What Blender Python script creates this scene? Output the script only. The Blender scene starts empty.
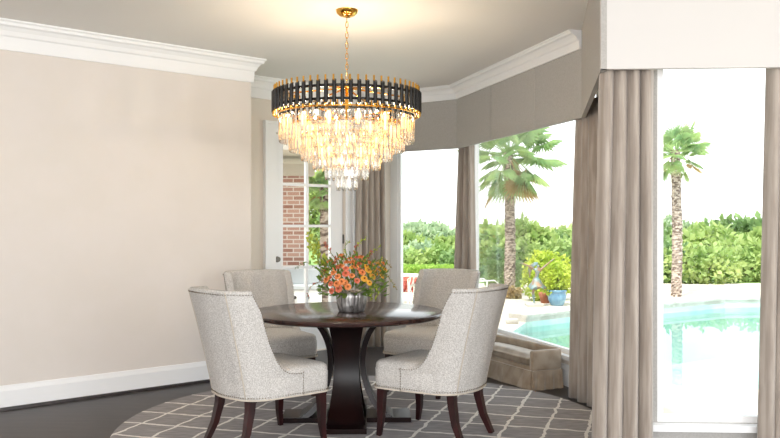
import bpy, bmesh, math, random
from mathutils import Vector, Matrix, noise
random.seed(7)
PI = math.pi
C = bpy.context.scene.collection
F, CX, HY, CH = 795.0, 390.0, 225.0, 1.356      # focal length in pixels, centre column, horizon row, eye height
CEIL = 2.85

# ------------------------------------------------------------------ camera, world, lights, exposure
cam = bpy.data.cameras.new('camera'); cam.sensor_width = 36.0; cam.lens = 36.0*F/780.0
cam.shift_y = (HY-219.0)/780.0; cam.clip_start = .05; cam.clip_end = 500
co = bpy.data.objects.new('camera', cam); C.objects.link(co)
co.location = (0, 0, CH); co.rotation_euler = (PI/2, 0, 0)
bpy.context.scene.camera = co

w = bpy.data.worlds.new('world'); bpy.context.scene.world = w; w.use_nodes = True
nt = w.node_tree; nt.nodes.clear()
wo = nt.nodes.new('ShaderNodeOutputWorld'); bg = nt.nodes.new('ShaderNodeBackground')
tcw = nt.nodes.new('ShaderNodeTexCoord'); sx = nt.nodes.new('ShaderNodeSeparateXYZ'); rw = nt.nodes.new('ShaderNodeValToRGB')
nt.links.new(tcw.outputs['Generated'], sx.inputs[0]); nt.links.new(sx.outputs['Z'], rw.inputs[0])
rw.color_ramp.elements[0].position = 0.0; rw.color_ramp.elements[0].color = (1.0, 1.0, .99, 1)
rw.color_ramp.elements[1].position = .6; rw.color_ramp.elements[1].color = (.80, .90, 1.0, 1)
nt.links.new(rw.outputs[0], bg.inputs[0]); bg.inputs[1].default_value = 1.5
nt.links.new(bg.outputs[0], wo.inputs[0])

def lamp(name, typ, loc, energy, color, rot=(0, 0, 0), **kw):
    l = bpy.data.lights.new(name, typ); l.energy = energy; l.color = color
    for k, v in kw.items(): setattr(l, k, v)
    o = bpy.data.objects.new(name, l); C.objects.link(o); o.location = loc; o.rotation_euler = rot
    return o
lamp('sun', 'SUN', (0, 0, 20), 4.3, (1, .97, .91), (math.radians(26), 0, math.radians(-35)), angle=math.radians(3))
# two unseen area lamps behind the camera, added as interior fill
lamp('rear_fill_light', 'AREA', (-1.9, -2.4, 1.6), 175, (.97, .98, 1), (math.radians(106), 0, 0), shape='RECTANGLE', size=5.5, size_y=2.0)
lamp('side_fill_light', 'AREA', (3.3, -.9, 1.3), 80, (.97, .98, 1), (math.radians(104), 0, math.radians(72)), shape='RECTANGLE', size=2.6, size_y=2.0)  # weaker added fill from the right side
vs = bpy.context.scene.view_settings
vs.view_transform = 'Standard'; vs.look = 'None'; vs.gamma = 1.0; vs.use_curve_mapping = False; vs.exposure = 0.62

# ------------------------------------------------------------------ materials
def srgb(r, g, b):
    f = lambda c: (c/255/12.92) if c/255 <= .04045 else ((c/255+.055)/1.055)**2.4
    return (f(r), f(g), f(b), 1)
def mat(name, col, rough=.6, metal=0, col2=None, scale=20, detail=3, bump=0, bscale=None, spec=.5, stretch=None, sheen=0, lo=.4, hi=.6, trans=0, ior=1.45, emit=None, es=0, coat=0):
    m = bpy.data.materials.new(name); m.use_nodes = True; n = m.node_tree; p = n.nodes['Principled BSDF']
    p.inputs['Base Color'].default_value = col; p.inputs['Roughness'].default_value = rough; p.inputs['Metallic'].default_value = metal
    p.inputs['Specular IOR Level'].default_value = spec
    if sheen: p.inputs['Sheen Weight'].default_value = sheen
    if coat: p.inputs['Coat Weight'].default_value = coat
    if trans: p.inputs['Transmission Weight'].default_value = trans; p.inputs['IOR'].default_value = ior
    if emit: p.inputs['Emission Color'].default_value = emit; p.inputs['Emission Strength'].default_value = es
    tc = n.nodes.new('ShaderNodeTexCoord'); mp = n.nodes.new('ShaderNodeMapping')
    n.links.new(tc.outputs['Object'], mp.inputs[0])
    if stretch: mp.inputs['Scale'].default_value = stretch
    if col2:
        nz = n.nodes.new('ShaderNodeTexNoise'); nz.inputs['Scale'].default_value = scale; nz.inputs['Detail'].default_value = detail
        n.links.new(mp.outputs[0], nz.inputs['Vector'])
        r = n.nodes.new('ShaderNodeValToRGB'); r.color_ramp.elements[0].position = lo; r.color_ramp.elements[1].position = hi
        r.color_ramp.elements[0].color = col; r.color_ramp.elements[1].color = col2
        n.links.new(nz.outputs[0], r.inputs[0]); n.links.new(r.outputs[0], p.inputs['Base Color'])
    if bump:
        n2 = n.nodes.new('ShaderNodeTexNoise'); n2.inputs['Scale'].default_value = bscale or scale
        n.links.new(mp.outputs[0], n2.inputs['Vector'])
        b = n.nodes.new('ShaderNodeBump'); b.inputs['Strength'].default_value = bump; b.inputs['Distance'].default_value = .01
        n.links.new(n2.outputs[0], b.inputs['Height']); n.links.new(b.outputs[0], p.inputs['Normal'])
    return m
def clear_mat(name, tint, gloss=.12, glass=None, ior=1.5, refl=.8):
    m = bpy.data.materials.new(name); m.use_nodes = True; n = m.node_tree; n.nodes.clear()
    o = n.nodes.new('ShaderNodeOutputMaterial'); t = n.nodes.new('ShaderNodeBsdfTransparent'); t.inputs[0].default_value = tint
    g = n.nodes.new('ShaderNodeBsdfGlossy'); g.inputs['Roughness'].default_value = .02
    fr = n.nodes.new('ShaderNodeFresnel'); fr.inputs[0].default_value = ior
    mu = n.nodes.new('ShaderNodeMath'); mu.operation = 'MULTIPLY_ADD'; mu.inputs[1].default_value = refl; mu.inputs[2].default_value = gloss*.2
    n.links.new(fr.outputs[0], mu.inputs[0])
    mx = n.nodes.new('ShaderNodeMixShader'); n.links.new(mu.outputs[0], mx.inputs[0])
    if glass:
        gl = n.nodes.new('ShaderNodeBsdfGlass'); gl.inputs['IOR'].default_value = ior; gl.inputs['Roughness'].default_value = .04
        gl.inputs[0].default_value = (1, .99, .97, 1)
        m2 = n.nodes.new('ShaderNodeMixShader'); m2.inputs[0].default_value = glass
        n.links.new(t.outputs[0], m2.inputs[1]); n.links.new(gl.outputs[0], m2.inputs[2]); n.links.new(m2.outputs[0], mx.inputs[1])
    else: n.links.new(t.outputs[0], mx.inputs[1])
    n.links.new(g.outputs[0], mx.inputs[2]); n.links.new(mx.outputs[0], o.inputs[0])
    return m
M = {}
M['wall'] = mat('wall_paint', srgb(221, 213, 206), .85, col2=srgb(219, 211, 203), scale=3)
M['wall_tan'] = mat('wall_paint_tan', srgb(224, 215, 204), .85)
M['ceil'] = mat('ceiling_paint', srgb(229, 226, 222), .9)
M['trim'] = mat('white_trim', srgb(238, 238, 238), .45)
M['valance'] = mat('valance_linen', srgb(178, 175, 171), .9, col2=srgb(170, 167, 162), scale=90, bump=.1)
M['valance_w'] = mat('valance_white', srgb(206, 203, 200), .8)
M['drape'] = mat('drape_velvet', srgb(172, 161, 150), .7, sheen=.4, col2=srgb(150, 138, 127), scale=5, stretch=(6, 6, .5))
M['floor'] = mat('dark_oak', srgb(52, 44, 42), .4, col2=srgb(38, 32, 31), scale=3, stretch=(1, 9, 1))
M['glass'] = clear_mat('window_glass', (.98, .99, .985, 1), 0, None, 1.12, .35)
M['cloth'] = mat('tweed', srgb(209, 206, 202), .95, col2=srgb(170, 166, 161), scale=170, detail=2, bump=.25, bscale=200, lo=.38, hi=.62)
M['piping'] = mat('tweed_piping', srgb(196, 186, 172), .9)
M['nail'] = mat('aged_nickel', srgb(150, 140, 124), .35, 1)
M['cherry'] = mat('cherry_leg', srgb(50, 18, 18), .28, col2=srgb(34, 12, 13), scale=8, stretch=(3, 3, .6))
M['espresso'] = mat('espresso_wood', srgb(20, 12, 12), .28, col2=srgb(30, 15, 14), scale=6, stretch=(1, 1, .4), spec=.2)
M['espresso_top'] = mat('espresso_top', srgb(56, 34, 31), .17, col2=srgb(44, 27, 26), scale=5, stretch=(1, 7, 1))
M['gold'] = mat('polished_gold', srgb(226, 172, 78), .16, 1)
M['black'] = mat('black_enamel', srgb(24, 23, 23), .22)
M['crystal'] = clear_mat('crystal', (.98, .97, .95, 1), .3, .42, 1.4)
M['bulb'] = mat('bulb', srgb(255, 214, 150), .4, emit=srgb(255, 190, 110), es=3.2)
M['velvet'] = mat('bench_velvet', srgb(168, 152, 132), .7, sheen=.6, col2=srgb(141, 122, 101), scale=7, lo=.4, hi=.65)
M['silver'] = mat('hammered_silver', srgb(206, 204, 202), .38, .75, col2=srgb(112, 108, 106), scale=26, stretch=(1, 1, .35), bump=.6, bscale=30)
M['brass'] = mat('satin_nickel', srgb(96, 92, 88), .35, 1)
M['steel'] = mat('dark_steel', srgb(70, 68, 66), .4, .8)
M['cabinet'] = mat('white_cabinet', srgb(225, 226, 226), .4)
M['counter'] = mat('grey_counter', srgb(160, 164, 166), .4)
M['patio'] = mat('patio_stone', srgb(212, 201, 184), .9, col2=srgb(198, 186, 168), scale=2)
M['grass'] = mat('grass', srgb(118, 148, 70), .95, col2=srgb(96, 130, 58), scale=4)
M['coping'] = mat('coping_stone', srgb(196, 192, 184), .85, col2=srgb(178, 172, 162), scale=4)
M['basin'] = mat('pool_plaster', srgb(178, 208, 202), .8, col2=srgb(200, 218, 208), scale=1.5)
M['water'] = clear_mat('pool_water', (.82, .95, .95, 1), .3, None, 1.33)
M['trunk'] = mat('palm_bark', srgb(188, 172, 158), .95, col2=srgb(104, 88, 78), scale=9, stretch=(1, 1, 2.5), bump=.8, lo=.42, hi=.58)
M['bark'] = mat('bark', srgb(96, 80, 64), .95)
M['terracotta'] = mat('terracotta', srgb(150, 92, 66), .8)
M['bluepot'] = mat('blue_glaze', srgb(92, 132, 160), .25, col2=srgb(118, 158, 180), scale=5)
M['verdigris'] = mat('verdigris_bronze', srgb(120, 142, 142), .5, .3, col2=srgb(146, 116, 88), scale=7, lo=.45, hi=.6)
M['porch'] = mat('porch_paint', srgb(176, 168, 156), .9)
M['house'] = mat('pale_stucco', srgb(226, 216, 202), .9)
M['roof'] = mat('pale_roof', srgb(188, 172, 158), .9, col2=srgb(170, 152, 138), scale=3)
M['patiowhite'] = mat('patio_enamel', srgb(236, 236, 230), .5)
M['sling'] = mat('sling_fabric', srgb(196, 188, 178), .9)
def leafmat(name, a, b, scale=1.5):
    m = mat(name, srgb(*a), .6, col2=srgb(*b), scale=scale, detail=4, lo=.35, hi=.65)
    n = m.node_tree; p = n.nodes['Principled BSDF']; out = n.nodes['Material Output']
    tr = n.nodes.new('ShaderNodeBsdfTranslucent'); mx = n.nodes.new('ShaderNodeMixShader'); mx.inputs[0].default_value = .4
    src = p.inputs['Base Color'].links[0].from_socket
    n.links.new(src, tr.inputs[0]); n.links.new(p.outputs[0], mx.inputs[1]); n.links.new(tr.outputs[0], mx.inputs[2]); n.links.new(mx.outputs[0], out.inputs[0])
    return m
M['leaf_mid'] = leafmat('leaf_mid', (138, 166, 92), (184, 198, 124))
M['leaf_dark'] = leafmat('leaf_dark', (106, 138, 84), (148, 172, 108))
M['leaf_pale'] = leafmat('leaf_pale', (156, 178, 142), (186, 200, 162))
M['leaf_lime'] = leafmat('leaf_lime', (168, 190, 66), (206, 212, 92))
M['leaf_hedge'] = leafmat('leaf_hedge', (140, 178, 74), (176, 202, 100), 4)
M['leaf_palm'] = leafmat('leaf_palm', (150, 184, 128), (190, 208, 146), 3)
M['leaf_dry'] = leafmat('leaf_dry', (190, 160, 110), (168, 150, 90), 3)
M['leaf_red'] = leafmat('leaf_red', (200, 104, 92), (212, 140, 120), 6)
M['sprig'] = leafmat('sprig', (146, 166, 56), (190, 196, 84), 20)
M['sprig_dark'] = leafmat('sprig_dark', (84, 118, 50), (126, 150, 68), 20)
M['sprig_pink'] = leafmat('sprig_pink', (176, 96, 92), (196, 130, 110), 20)
M['fl_orange'] = mat('petal_orange', srgb(230, 136, 74), .7, col2=srgb(240, 168, 108), scale=60)
M['fl_coral'] = mat('petal_coral', srgb(216, 108, 80), .7, col2=srgb(232, 142, 112), scale=60)
M['fl_yellow'] = mat('petal_yellow', srgb(238, 190, 74), .7, col2=srgb(230, 168, 62), scale=60)
M['fl_eye'] = mat('flower_eye', srgb(150, 92, 40), .8)

def brick_mat():
    m = bpy.data.materials.new('brick'); m.use_nodes = True; n = m.node_tree; p = n.nodes['Principled BSDF']; p.inputs['Roughness'].default_value = .9
    tc = n.nodes.new('ShaderNodeTexCoord'); s = n.nodes.new('ShaderNodeSeparateXYZ'); c = n.nodes.new('ShaderNodeCombineXYZ')
    n.links.new(tc.outputs['Object'], s.inputs[0]); n.links.new(s.outputs[0], c.inputs[0]); n.links.new(s.outputs[2], c.inputs[1])
    b = n.nodes.new('ShaderNodeTexBrick'); n.links.new(c.outputs[0], b.inputs['Vector'])
    b.inputs['Scale'].default_value = 1.0; b.inputs['Brick Width'].default_value = .18; b.inputs['Row Height'].default_value = .062
    b.inputs['Mortar Size'].default_value = .008; b.inputs['Color1'].default_value = srgb(140, 100, 88); b.inputs['Color2'].default_value = srgb(180, 146, 132)
    b.inputs['Mortar'].default_value = srgb(196, 186, 178)
    n.links.new(b.outputs[0], p.inputs['Base Color']); return m
M['brick'] = brick_mat()

def rug_mat():
    m = bpy.data.materials.new('trellis_rug'); m.use_nodes = True; n = m.node_tree; p = n.nodes['Principled BSDF']; p.inputs['Roughness'].default_value = .95
    L = n.links.new
    tc = n.nodes.new('ShaderNodeTexCoord')
    nz = n.nodes.new('ShaderNodeTexNoise'); nz.inputs['Scale'].default_value = 9; nz.inputs['Detail'].default_value = 2; L(tc.outputs['Object'], nz.inputs['Vector'])
    sub = n.nodes.new('ShaderNodeVectorMath'); sub.operation = 'SUBTRACT'; L(nz.outputs['Color'], sub.inputs[0]); sub.inputs[1].default_value = (.5, .5, .5)
    sc = n.nodes.new('ShaderNodeVectorMath'); sc.operation = 'SCALE'; L(sub.outputs[0], sc.inputs[0]); sc.inputs[3].default_value = .05
    ad = n.nodes.new('ShaderNodeVectorMath'); L(tc.outputs['Object'], ad.inputs[0]); L(sc.outputs[0], ad.inputs[1])
    def fam(nx, ny, spacing, width):
        d = n.nodes.new('ShaderNodeVectorMath'); d.operation = 'DOT_PRODUCT'; L(ad.outputs[0], d.inputs[0]); d.inputs[1].default_value = (nx/spacing, ny/spacing, 0)
        fr = n.nodes.new('ShaderNodeMath'); fr.operation = 'FRACT'; L(d.outputs['Value'], fr.inputs[0])
        s = n.nodes.new('ShaderNodeMath'); s.operation = 'SUBTRACT'; L(fr.outputs[0], s.inputs[0]); s.inputs[1].default_value = .5
        a = n.nodes.new('ShaderNodeMath'); a.operation = 'ABSOLUTE'; L(s.outputs[0], a.inputs[0])
        l = n.nodes.new('ShaderNodeMath'); l.operation = 'LESS_THAN'; L(a.outputs[0], l.inputs[0]); l.inputs[1].default_value = width/spacing/2
        return l
    a = fam(.951, -.309, .262, .02); b = fam(.27, .963, .30, .026)
    mx = n.nodes.new('ShaderNodeMath'); mx.operation = 'MAXIMUM'; L(a.outputs[0], mx.inputs[0]); L(b.outputs[0], mx.inputs[1])
    n2 = n.nodes.new('ShaderNodeTexNoise'); n2.inputs['Scale'].default_value = 5; n2.inputs['Detail'].default_value = 4
    mp = n.nodes.new('ShaderNodeMapping'); mp.inputs['Rotation'].default_value = (0, 0, .3); mp.inputs['Scale'].default_value = (2, 8, 1)
    L(tc.outputs['Object'], mp.inputs[0]); L(mp.outputs[0], n2.inputs['Vector'])
    r = n.nodes.new('ShaderNodeValToRGB'); L(n2.outputs[0], r.inputs[0]); r.color_ramp.elements[0].position = .35; r.color_ramp.elements[1].position = .7
    r.color_ramp.elements[0].color = srgb(134, 130, 131); r.color_ramp.elements[1].color = srgb(158, 154, 154)
    cm = n.nodes.new('ShaderNodeMix'); cm.data_type = 'RGBA'; L(mx.outputs[0], cm.inputs[0]); L(r.outputs[0], cm.inputs[6]); cm.inputs[7].default_value = srgb(226, 222, 217)
    L(cm.outputs[2], p.inputs['Base Color']); return m
M['rug'] = rug_mat()

# ------------------------------------------------------------------ mesh helpers
class MB:
    def __init__(s): s.v = []; s.f = []
    def add(s, v, f, mtx=None):
        k = len(s.v)
        s.v += [tuple(mtx @ Vector(p)) if mtx else tuple(p) for p in v]; s.f += [tuple(i+k for i in q) for q in f]; return s
    def box(s, c, d, rz=0, mtx=None):
        x, y, z = d[0]/2, d[1]/2, d[2]/2; R = Matrix.Rotation(rz, 3, 'Z'); c = Vector(c)
        v = [c+R@Vector((a*x, b*y, e*z)) for a in (-1, 1) for b in (-1, 1) for e in (-1, 1)]
        return s.add(v, [(0, 1, 3, 2), (4, 6, 7, 5), (0, 4, 5, 1), (2, 3, 7, 6), (0, 2, 6, 4), (1, 5, 7, 3)], mtx)
    def rbox(s, c, d, r=.02, seg=3, rz=0, dome=0):
        bm = bmesh.new(); bmesh.ops.create_cube(bm, size=1)
        for v in bm.verts: v.co = Vector((v.co.x*d[0], v.co.y*d[1], v.co.z*d[2]))
        if dome: bmesh.ops.subdivide_edges(bm, edges=bm.edges[:], cuts=5, use_grid_fill=True)
        if dome:
            for v in bm.verts:
                fx = max(0, 1-(2*v.co.x/d[0])**2); fy = max(0, 1-(2*v.co.y/d[1])**2)
                if v.co.z > 0: v.co.z += dome*(fx*fy)**.5
        sharp = [e for e in bm.edges if len(e.link_faces) == 2 and e.calc_face_angle() > .7]
        bmesh.ops.bevel(bm, geom=sharp, offset=r, segments=seg, affect='EDGES', profile=.5)
        R = Matrix.Translation(Vector(c)) @ Matrix.Rotation(rz, 4, 'Z'); bm.transform(R)
        bm.verts.ensure_lookup_table(); s.add([v.co[:] for v in bm.verts], [[v.index for v in f.verts] for f in bm.faces]); bm.free(); return s
    def tube(s, pts, rad, n=8, cap=True, sq=None):
        pts = [Vector(p) for p in pts]; rad = rad if isinstance(rad, (list, tuple)) else [rad]*len(pts)
        k = len(s.v); prev = None
        for i, p in enumerate(pts):
            t = (pts[min(i+1, len(pts)-1)]-pts[max(i-1, 0)]).normalized()
            if prev is None: a = t.orthogonal().normalized() if not sq else Vector(sq)
            else: a = prev
            a = (a-t*a.dot(t)).normalized(); b = t.cross(a); prev = a
            for j in range(n):
                g = 2*PI*(j+(.5 if n == 4 else 0))/n; s.v.append(tuple(p+(a*math.cos(g)+b*math.sin(g))*rad[i]))
        for i in range(len(pts)-1):
            for j in range(n):
                q = k+i*n; s.f.append((q+j, q+(j+1) % n, q+n+(j+1) % n, q+n+j))
        if cap: s.f.append(tuple(k+j for j in range(n))[::-1]); s.f.append(tuple(k+(len(pts)-1)*n+j for j in range(n)))
        return s
    def lathe(s, prof, n=32, c=(0, 0, 0), mod=None):
        k = len(s.v)
        for i, (r, z) in enumerate(prof):
            for j in range(n):
                g = 2*PI*j/n; rr = r*(mod(g, i) if mod else 1); s.v.append((c[0]+rr*math.cos(g), c[1]+rr*math.sin(g), c[2]+z))
        for i in range(len(prof)-1):
            for j in range(n):
                q = k+i*n; s.f.append((q+j, q+(j+1) % n, q+n+(j+1) % n, q+n+j))
        for i, fl in ((0, True), (len(prof)-1, False)):
            if prof[i][0] > 1e-4:
                l = [k+i*n+j for j in range(n)]; s.f.append(tuple(l[::-1] if fl else l))
        return s
    def ring(s, R, r, z, n=64, m=6, c=(0, 0), rz=1.0):
        k = len(s.v)
        for i in range(n):
            a = 2*PI*i/n
            for j in range(m):
                b = 2*PI*j/m; s.v.append((c[0]+(R+r*math.cos(b))*math.cos(a), c[1]+(R+r*math.cos(b))*math.sin(a), z+r*rz*math.sin(b)))
        for i in range(n):
            for j in range(m):
                s.f.append((k+i*m+j, k+((i+1) % n)*m+j, k+((i+1) % n)*m+(j+1) % m, k+i*m+(j+1) % m))
        return s
    def prism(s, poly, z0, z1):
        k = len(s.v); n = len(poly)
        s.v += [(x, y, z0) for x, y in poly]+[(x, y, z1) for x, y in poly]
        s.f.append(tuple(k+i for i in range(n))[::-1]); s.f.append(tuple(k+n+i for i in range(n)))
        for i in range(n): s.f.append((k+i, k+(i+1) % n, k+n+(i+1) % n, k+n+i))
        return s
    def build(s, name, m, parent=None, smooth=False, loc=None, rz=0, angle=None):
        me = bpy.data.meshes.new(name); me.from_pydata(s.v, [], s.f)
        bm = bmesh.new(); bm.from_mesh(me); bmesh.ops.recalc_face_normals(bm, faces=bm.faces[:])
        bm.to_mesh(me); bm.free()
        if smooth:
            me.polygons.foreach_set('use_smooth', [True]*len(me.polygons))
            if angle: me.set_sharp_from_angle(angle=angle)
        me.materials.append(m)
        o = bpy.data.objects.new(name, me); C.objects.link(o)
        if parent: o.parent = parent
        if loc: o.location = loc
        if rz: o.rotation_euler[2] = rz
        return o
def tag(o, label=None, cat=None, group=None, kind=None):
    if label: o['label'] = label
    if cat: o['category'] = cat
    if group: o['group'] = group
    if kind: o['kind'] = kind
    return o
def empty(name, loc=(0, 0, 0), rz=0, label=None, cat=None, group=None):
    o = bpy.data.objects.new(name, None); C.objects.link(o); o.location = loc; o.rotation_euler = (0, 0, rz)
    o.empty_display_size = .1
    return tag(o, label, cat, group)
def struct(o): o['kind'] = 'structure'; return o
def dup(root, loc, rz, label):
    def cp(o, par):
        c = o.copy(); C.objects.link(c)
        if par: c.parent = par
        for ch in list(o.children): cp(ch, c)
        return c
    r = cp(root, None); r.location = loc; r.rotation_euler = (0, 0, rz); r['label'] = label; return r
def at(px, py, D): return Vector(((px-CX)/F*D, D, CH-(py-HY)/F*D))
def on_ground(px, py, g=0): D = (CH-g)*F/(py-HY); return Vector(((px-CX)/F*D, D, g))
def line_x(p, d, q, e):
    den = d.x*e.y-d.y*e.x; t = ((q.x-p.x)*e.y-(q.y-p.y)*e.x)/den; return p+d*t

# ------------------------------------------------------------------ the room shell
GZ = -.4
d42 = Vector((.743, .669)).normalized(); d1 = Vector((.763, .647)).normalized()
A2 = Vector((-1.40, 8.0)); E1 = Vector((-1.253, 7.17))
S1 = E1-d1*3.6
V = [Vector((-.47, 9.34)), Vector((.72, 8.55)), Vector((1.47, 6.10)), Vector((1.115, 4.20)), Vector((3.7, 4.06))]
OFF = .2
def nrm(d): return Vector((-d.y, d.x))
dirs = [(V[i+1]-V[i]).normalized() for i in range(4)]
Wl = [(V[i]+nrm(dirs[i])*OFF, dirs[i]) for i in range(4)]
W = [line_x(A2, d42, *Wl[0])]+[line_x(*Wl[i], *Wl[i+1]) for i in range(3)]
W.append(Wl[3][0]+dirs[3]*(V[4]-V[3]).length)
RR = Vector((W[4].x, -3.2)); LL = Vector((S1.x, -3.2))
n1 = nrm(d1)
RET = line_x(E1, n1, A2, d42)        # where the recessed wall starts behind the left wall

def wall_seg(name, p0, p1, opens, m, z0=GZ, z1=CEIL+.12, th=.16, pre=0, post=0):
    d = (p1-p0).normalized(); L = (p1-p0).length; nn = nrm(d); b = MB()
    def blk(ta, tb, za, zb):
        if tb-ta < 1e-4 or zb-za < 1e-4: return
        q = [p0+d*ta, p0+d*tb, p0+d*tb+nn*th, p0+d*ta+nn*th]; b.prism([(a.x, a.y) for a in q], za, zb)
    t = -pre
    for (ta, tb, za, zb) in opens:
        blk(t, ta, z0, z1); blk(ta, tb, z0, za); blk(ta, tb, zb, z1); t = tb
    blk(t, L+post, z0, z1)
    return struct(b.build(name, m))
def tpx(p, d, px):
    k = (px-CX)/F; return (p.x-k*p.y)/(k*d.y-d.x)

poly = [LL, S1, E1, RET, W[0], W[1], W[2], W[3], W[4], RR]
fl = MB().prism([(p.x, p.y) for p in poly], -.38, 0); struct(fl.build('floor', M['floor']))
ce = MB().prism([(p.x, p.y) for p in [LL, S1-d1*0+n1*.16, E1+n1*.16, RET+n1*.1, W[0]+nrm(d42)*.16, W[1]+nrm(dirs[1])*.12, W[2]+nrm(dirs[1])*.1, W[3]+Vector((.1, .1)), W[4], RR]], CEIL, CEIL+.2)
struct(ce.build('ceiling', M['ceil']))
wall_seg('wall_left', S1, E1, [], M['wall'], pre=.0)
wall_seg('wall_far_left', Vector((S1.x, S1.y-8.0)), S1, [], M['wall'])
t0, t1, tl, tr = tpx(A2, d42, 264), tpx(A2, d42, 353), tpx(A2, d42, 274.5), tpx(A2, d42, 345.5)
wall_seg('wall_door', RET, W[0], [((A2-RET).length*1.0+tl, (A2-RET).length+tr, 0, 2.31)], M['wall_tan'])
wall_seg('wall_return', E1, RET, [], M['wall_tan'], th=.1, pre=-.165)
T_H = 2.45
l1 = (W[1]-W[0]).length; l2 = (W[2]-W[1]).length
wall_seg('wall_bay_left', W[0], W[1], [(.10, l1-.06, .27, T_H)], M['trim'], th=.07)
wall_seg('wall_bay_right', W[1], W[2], [(.03, l2-.15, .27, T_H)], M['wall_tan'], th=.07)
wall_seg('wall_bay_side', W[2], W[3], [], M['wall_tan'], th=.08)
wall_seg('wall_right', W[3], W[4], [(.12, 1.75, .27, T_H)], M['valance'])
# window frames and panes
def window(name, p0, d, ta, tb, za, zb, mull=()):
    nn = nrm(d); b = MB(); fr = .035; y = .035; a = math.atan2(d.y, d.x)
    def bar(ua, ub, z0, z1, dep=.05):
        c = p0+d*((ua+ub)/2)+nn*y; b.box((c.x, c.y, (z0+z1)/2), (ub-ua, dep, z1-z0), a)
    bar(ta, ta+fr, za, zb); bar(tb-fr, tb, za, zb); bar(ta+fr, tb-fr, za, za+fr); bar(ta+fr, tb-fr, zb-fr, zb)
    o = struct(b.build(name, M['trim']))
    g = MB(); c = p0+d*((ta+tb)/2)+nn*y; g.box((c.x, c.y, (za+zb)/2), (tb-ta-2*fr+.01, .008, zb-za-2*fr+.01), a); g.build('pane', M['glass'], o)
    s = MB(); c = p0+d*((ta+tb)/2)-nn*.015; s.box((c.x, c.y, za-.02), (tb-ta+.12, .09, .035), a); s.build('window_sill', M['trim'], o)
    return o
window('window_1', W[0], dirs[0], .10, l1-.06, .27, T_H)
window('window_2', W[1], dirs[1], .03, l2-.15, .27, T_H)
window('window_3', W[3], dirs[3], .12, 1.75, .27, T_H)

# moulding swept along a wall line
def sweep(name, pts, prof, m, zb=0):
    k = len(prof); b = MB(); n = len(pts)
    for i, p in enumerate(pts):
        if i == 0: nn = -nrm((pts[1]-p).normalized()); sc = 1
        elif i == n-1: nn = -nrm((p-pts[i-1]).normalized()); sc = 1
        else:
            a = -nrm((p-pts[i-1]).normalized()); c = -nrm((pts[i+1]-p).normalized()); nn = (a+c).normalized(); sc = 1/max(.3, nn.dot(a))
        for (o, z) in prof: b.v.append((p.x+nn.x*o*sc, p.y+nn.y*o*sc, z+zb))
    for i in range(n-1):
        for j in range(k):
            b.f.append((i*k+j, i*k+(j+1) % k, (i+1)*k+(j+1) % k, (i+1)*k+j))
    b.f.append(tuple(range(k))); b.f.append(tuple((n-1)*k+j for j in range(k))[::-1])
    return struct(b.build(name, m))
crown = [(.0, -.21), (.022, -.21), (.026, -.175), (.03, -.115), (.045, -.105), (.06, -.075), (.085, -.05), (.112, -.04), (.118, -.02), (.135, -.012), (.135, .0), (0, 0)]
crown_s = [(o*.8, z*.68) for o, z in crown]
cl = [(x*.75, z) for x, z in crown]
sweep('trim_1', [S1, E1, RET+n1*-.0], cl, M['trim'], CEIL)
sweep('trim_2', [RET, line_x(A2, d42, V[0], dirs[0])], cl, M['trim'], CEIL)
sweep('trim_3', [line_x(A2, d42, V[0], dirs[0]), V[1], V[2]], crown_s, M['trim'], CEIL)
base = [(0, 0), (.018, 0), (.018, .14), (.013, .155), (.008, .175), (0, .18)]
shoe = [(0.018, 0), (.034, 0), (.03, .018), (.018, .022)]
sweep('baseboard_left', [S1, E1, RET], base, M['trim']); sweep('trim_4', [S1, E1, RET], shoe, M['floor'])
sweep('baseboard_door', [RET, A2+d42*t0], base, M['trim'])
sweep('baseboard_bay', [W[0]+d42*0, W[1], W[2], W[3], W[4]], base, M['trim'])

# French door with casing
da = math.atan2(d42.y, d42.x)
def along(t, off=0): p = A2+d42*t+nrm(d42)*off; return p
b = MB()
def dbox(mb, ta, tb, z0, z1, off, dep):
    c = along((ta+tb)/2, off); mb.box((c.x, c.y, (z0+z1)/2), (tb-ta, dep, z1-z0), da)
dbox(b, t0, tl, 0, 2.40, -.012, .03); dbox(b, tr, t1, 0, 2.40, -.012, .03); dbox(b, tl, tr, 2.31, 2.40, -.012, .03)
dbox(b, t0-.01, t0+.02, 0, 2.42, -.02, .05); dbox(b, t1-.02, t1+.01, 0, 2.42, -.02, .05); dbox(b, t0+.02, t1-.02, 2.39, 2.42, -.02, .05)
struct(b.build('trim_5', M['trim']))
door = MB(); ga, gb, gm = tpx(A2, d42, 285), tpx(A2, d42, 333), tpx(A2, d42, 309.5)
dl, dr = tl+.012, tr-.012
dbox(door, dl, ga, .01, 2.30, .06, .045); dbox(door, gb, dr, .01, 2.30, .06, .045)
dbox(door, ga, gb, .01, .47, .06, .045); dbox(door, ga, gb, 2.20, 2.30, .06, .045)
dbox(door, gm-.014, gm+.014, .47, 2.20, .06, .04)
for z in (.907, 1.345, 1.784): dbox(door, ga, gm-.014, z-.014, z+.014, .06, .04); dbox(door, gm+.014, gb, z-.014, z+.014, .06, .04)
do = struct(door.build('door_1', M['trim']))
g = MB(); dbox(g, ga-.003, gb+.003, .46, 2.21, .062, .006); g.build('pane', M['glass'], do)
h = MB(); th_ = tpx(A2, d42, 279)
for z, r in ((1.0, .032), (.85, .03)):
    c = along(th_, .03); n_ = nrm(d42)
    h.tube([(c.x, c.y, z), (c.x-n_.x*.02, c.y-n_.y*.02, z)], [r, r*.85], 16)
h.build('deadbolt', M['brass'], do)
h = MB(); c = along(th_, -.005); e = along(th_+.13, -.02); c2 = along(th_, -.022); h.tube([(c.x, c.y, .85), (c2.x, c2.y, .85), (e.x, e.y, .853)], .009, 8); h.build('door_handle', M['brass'], do)
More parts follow.
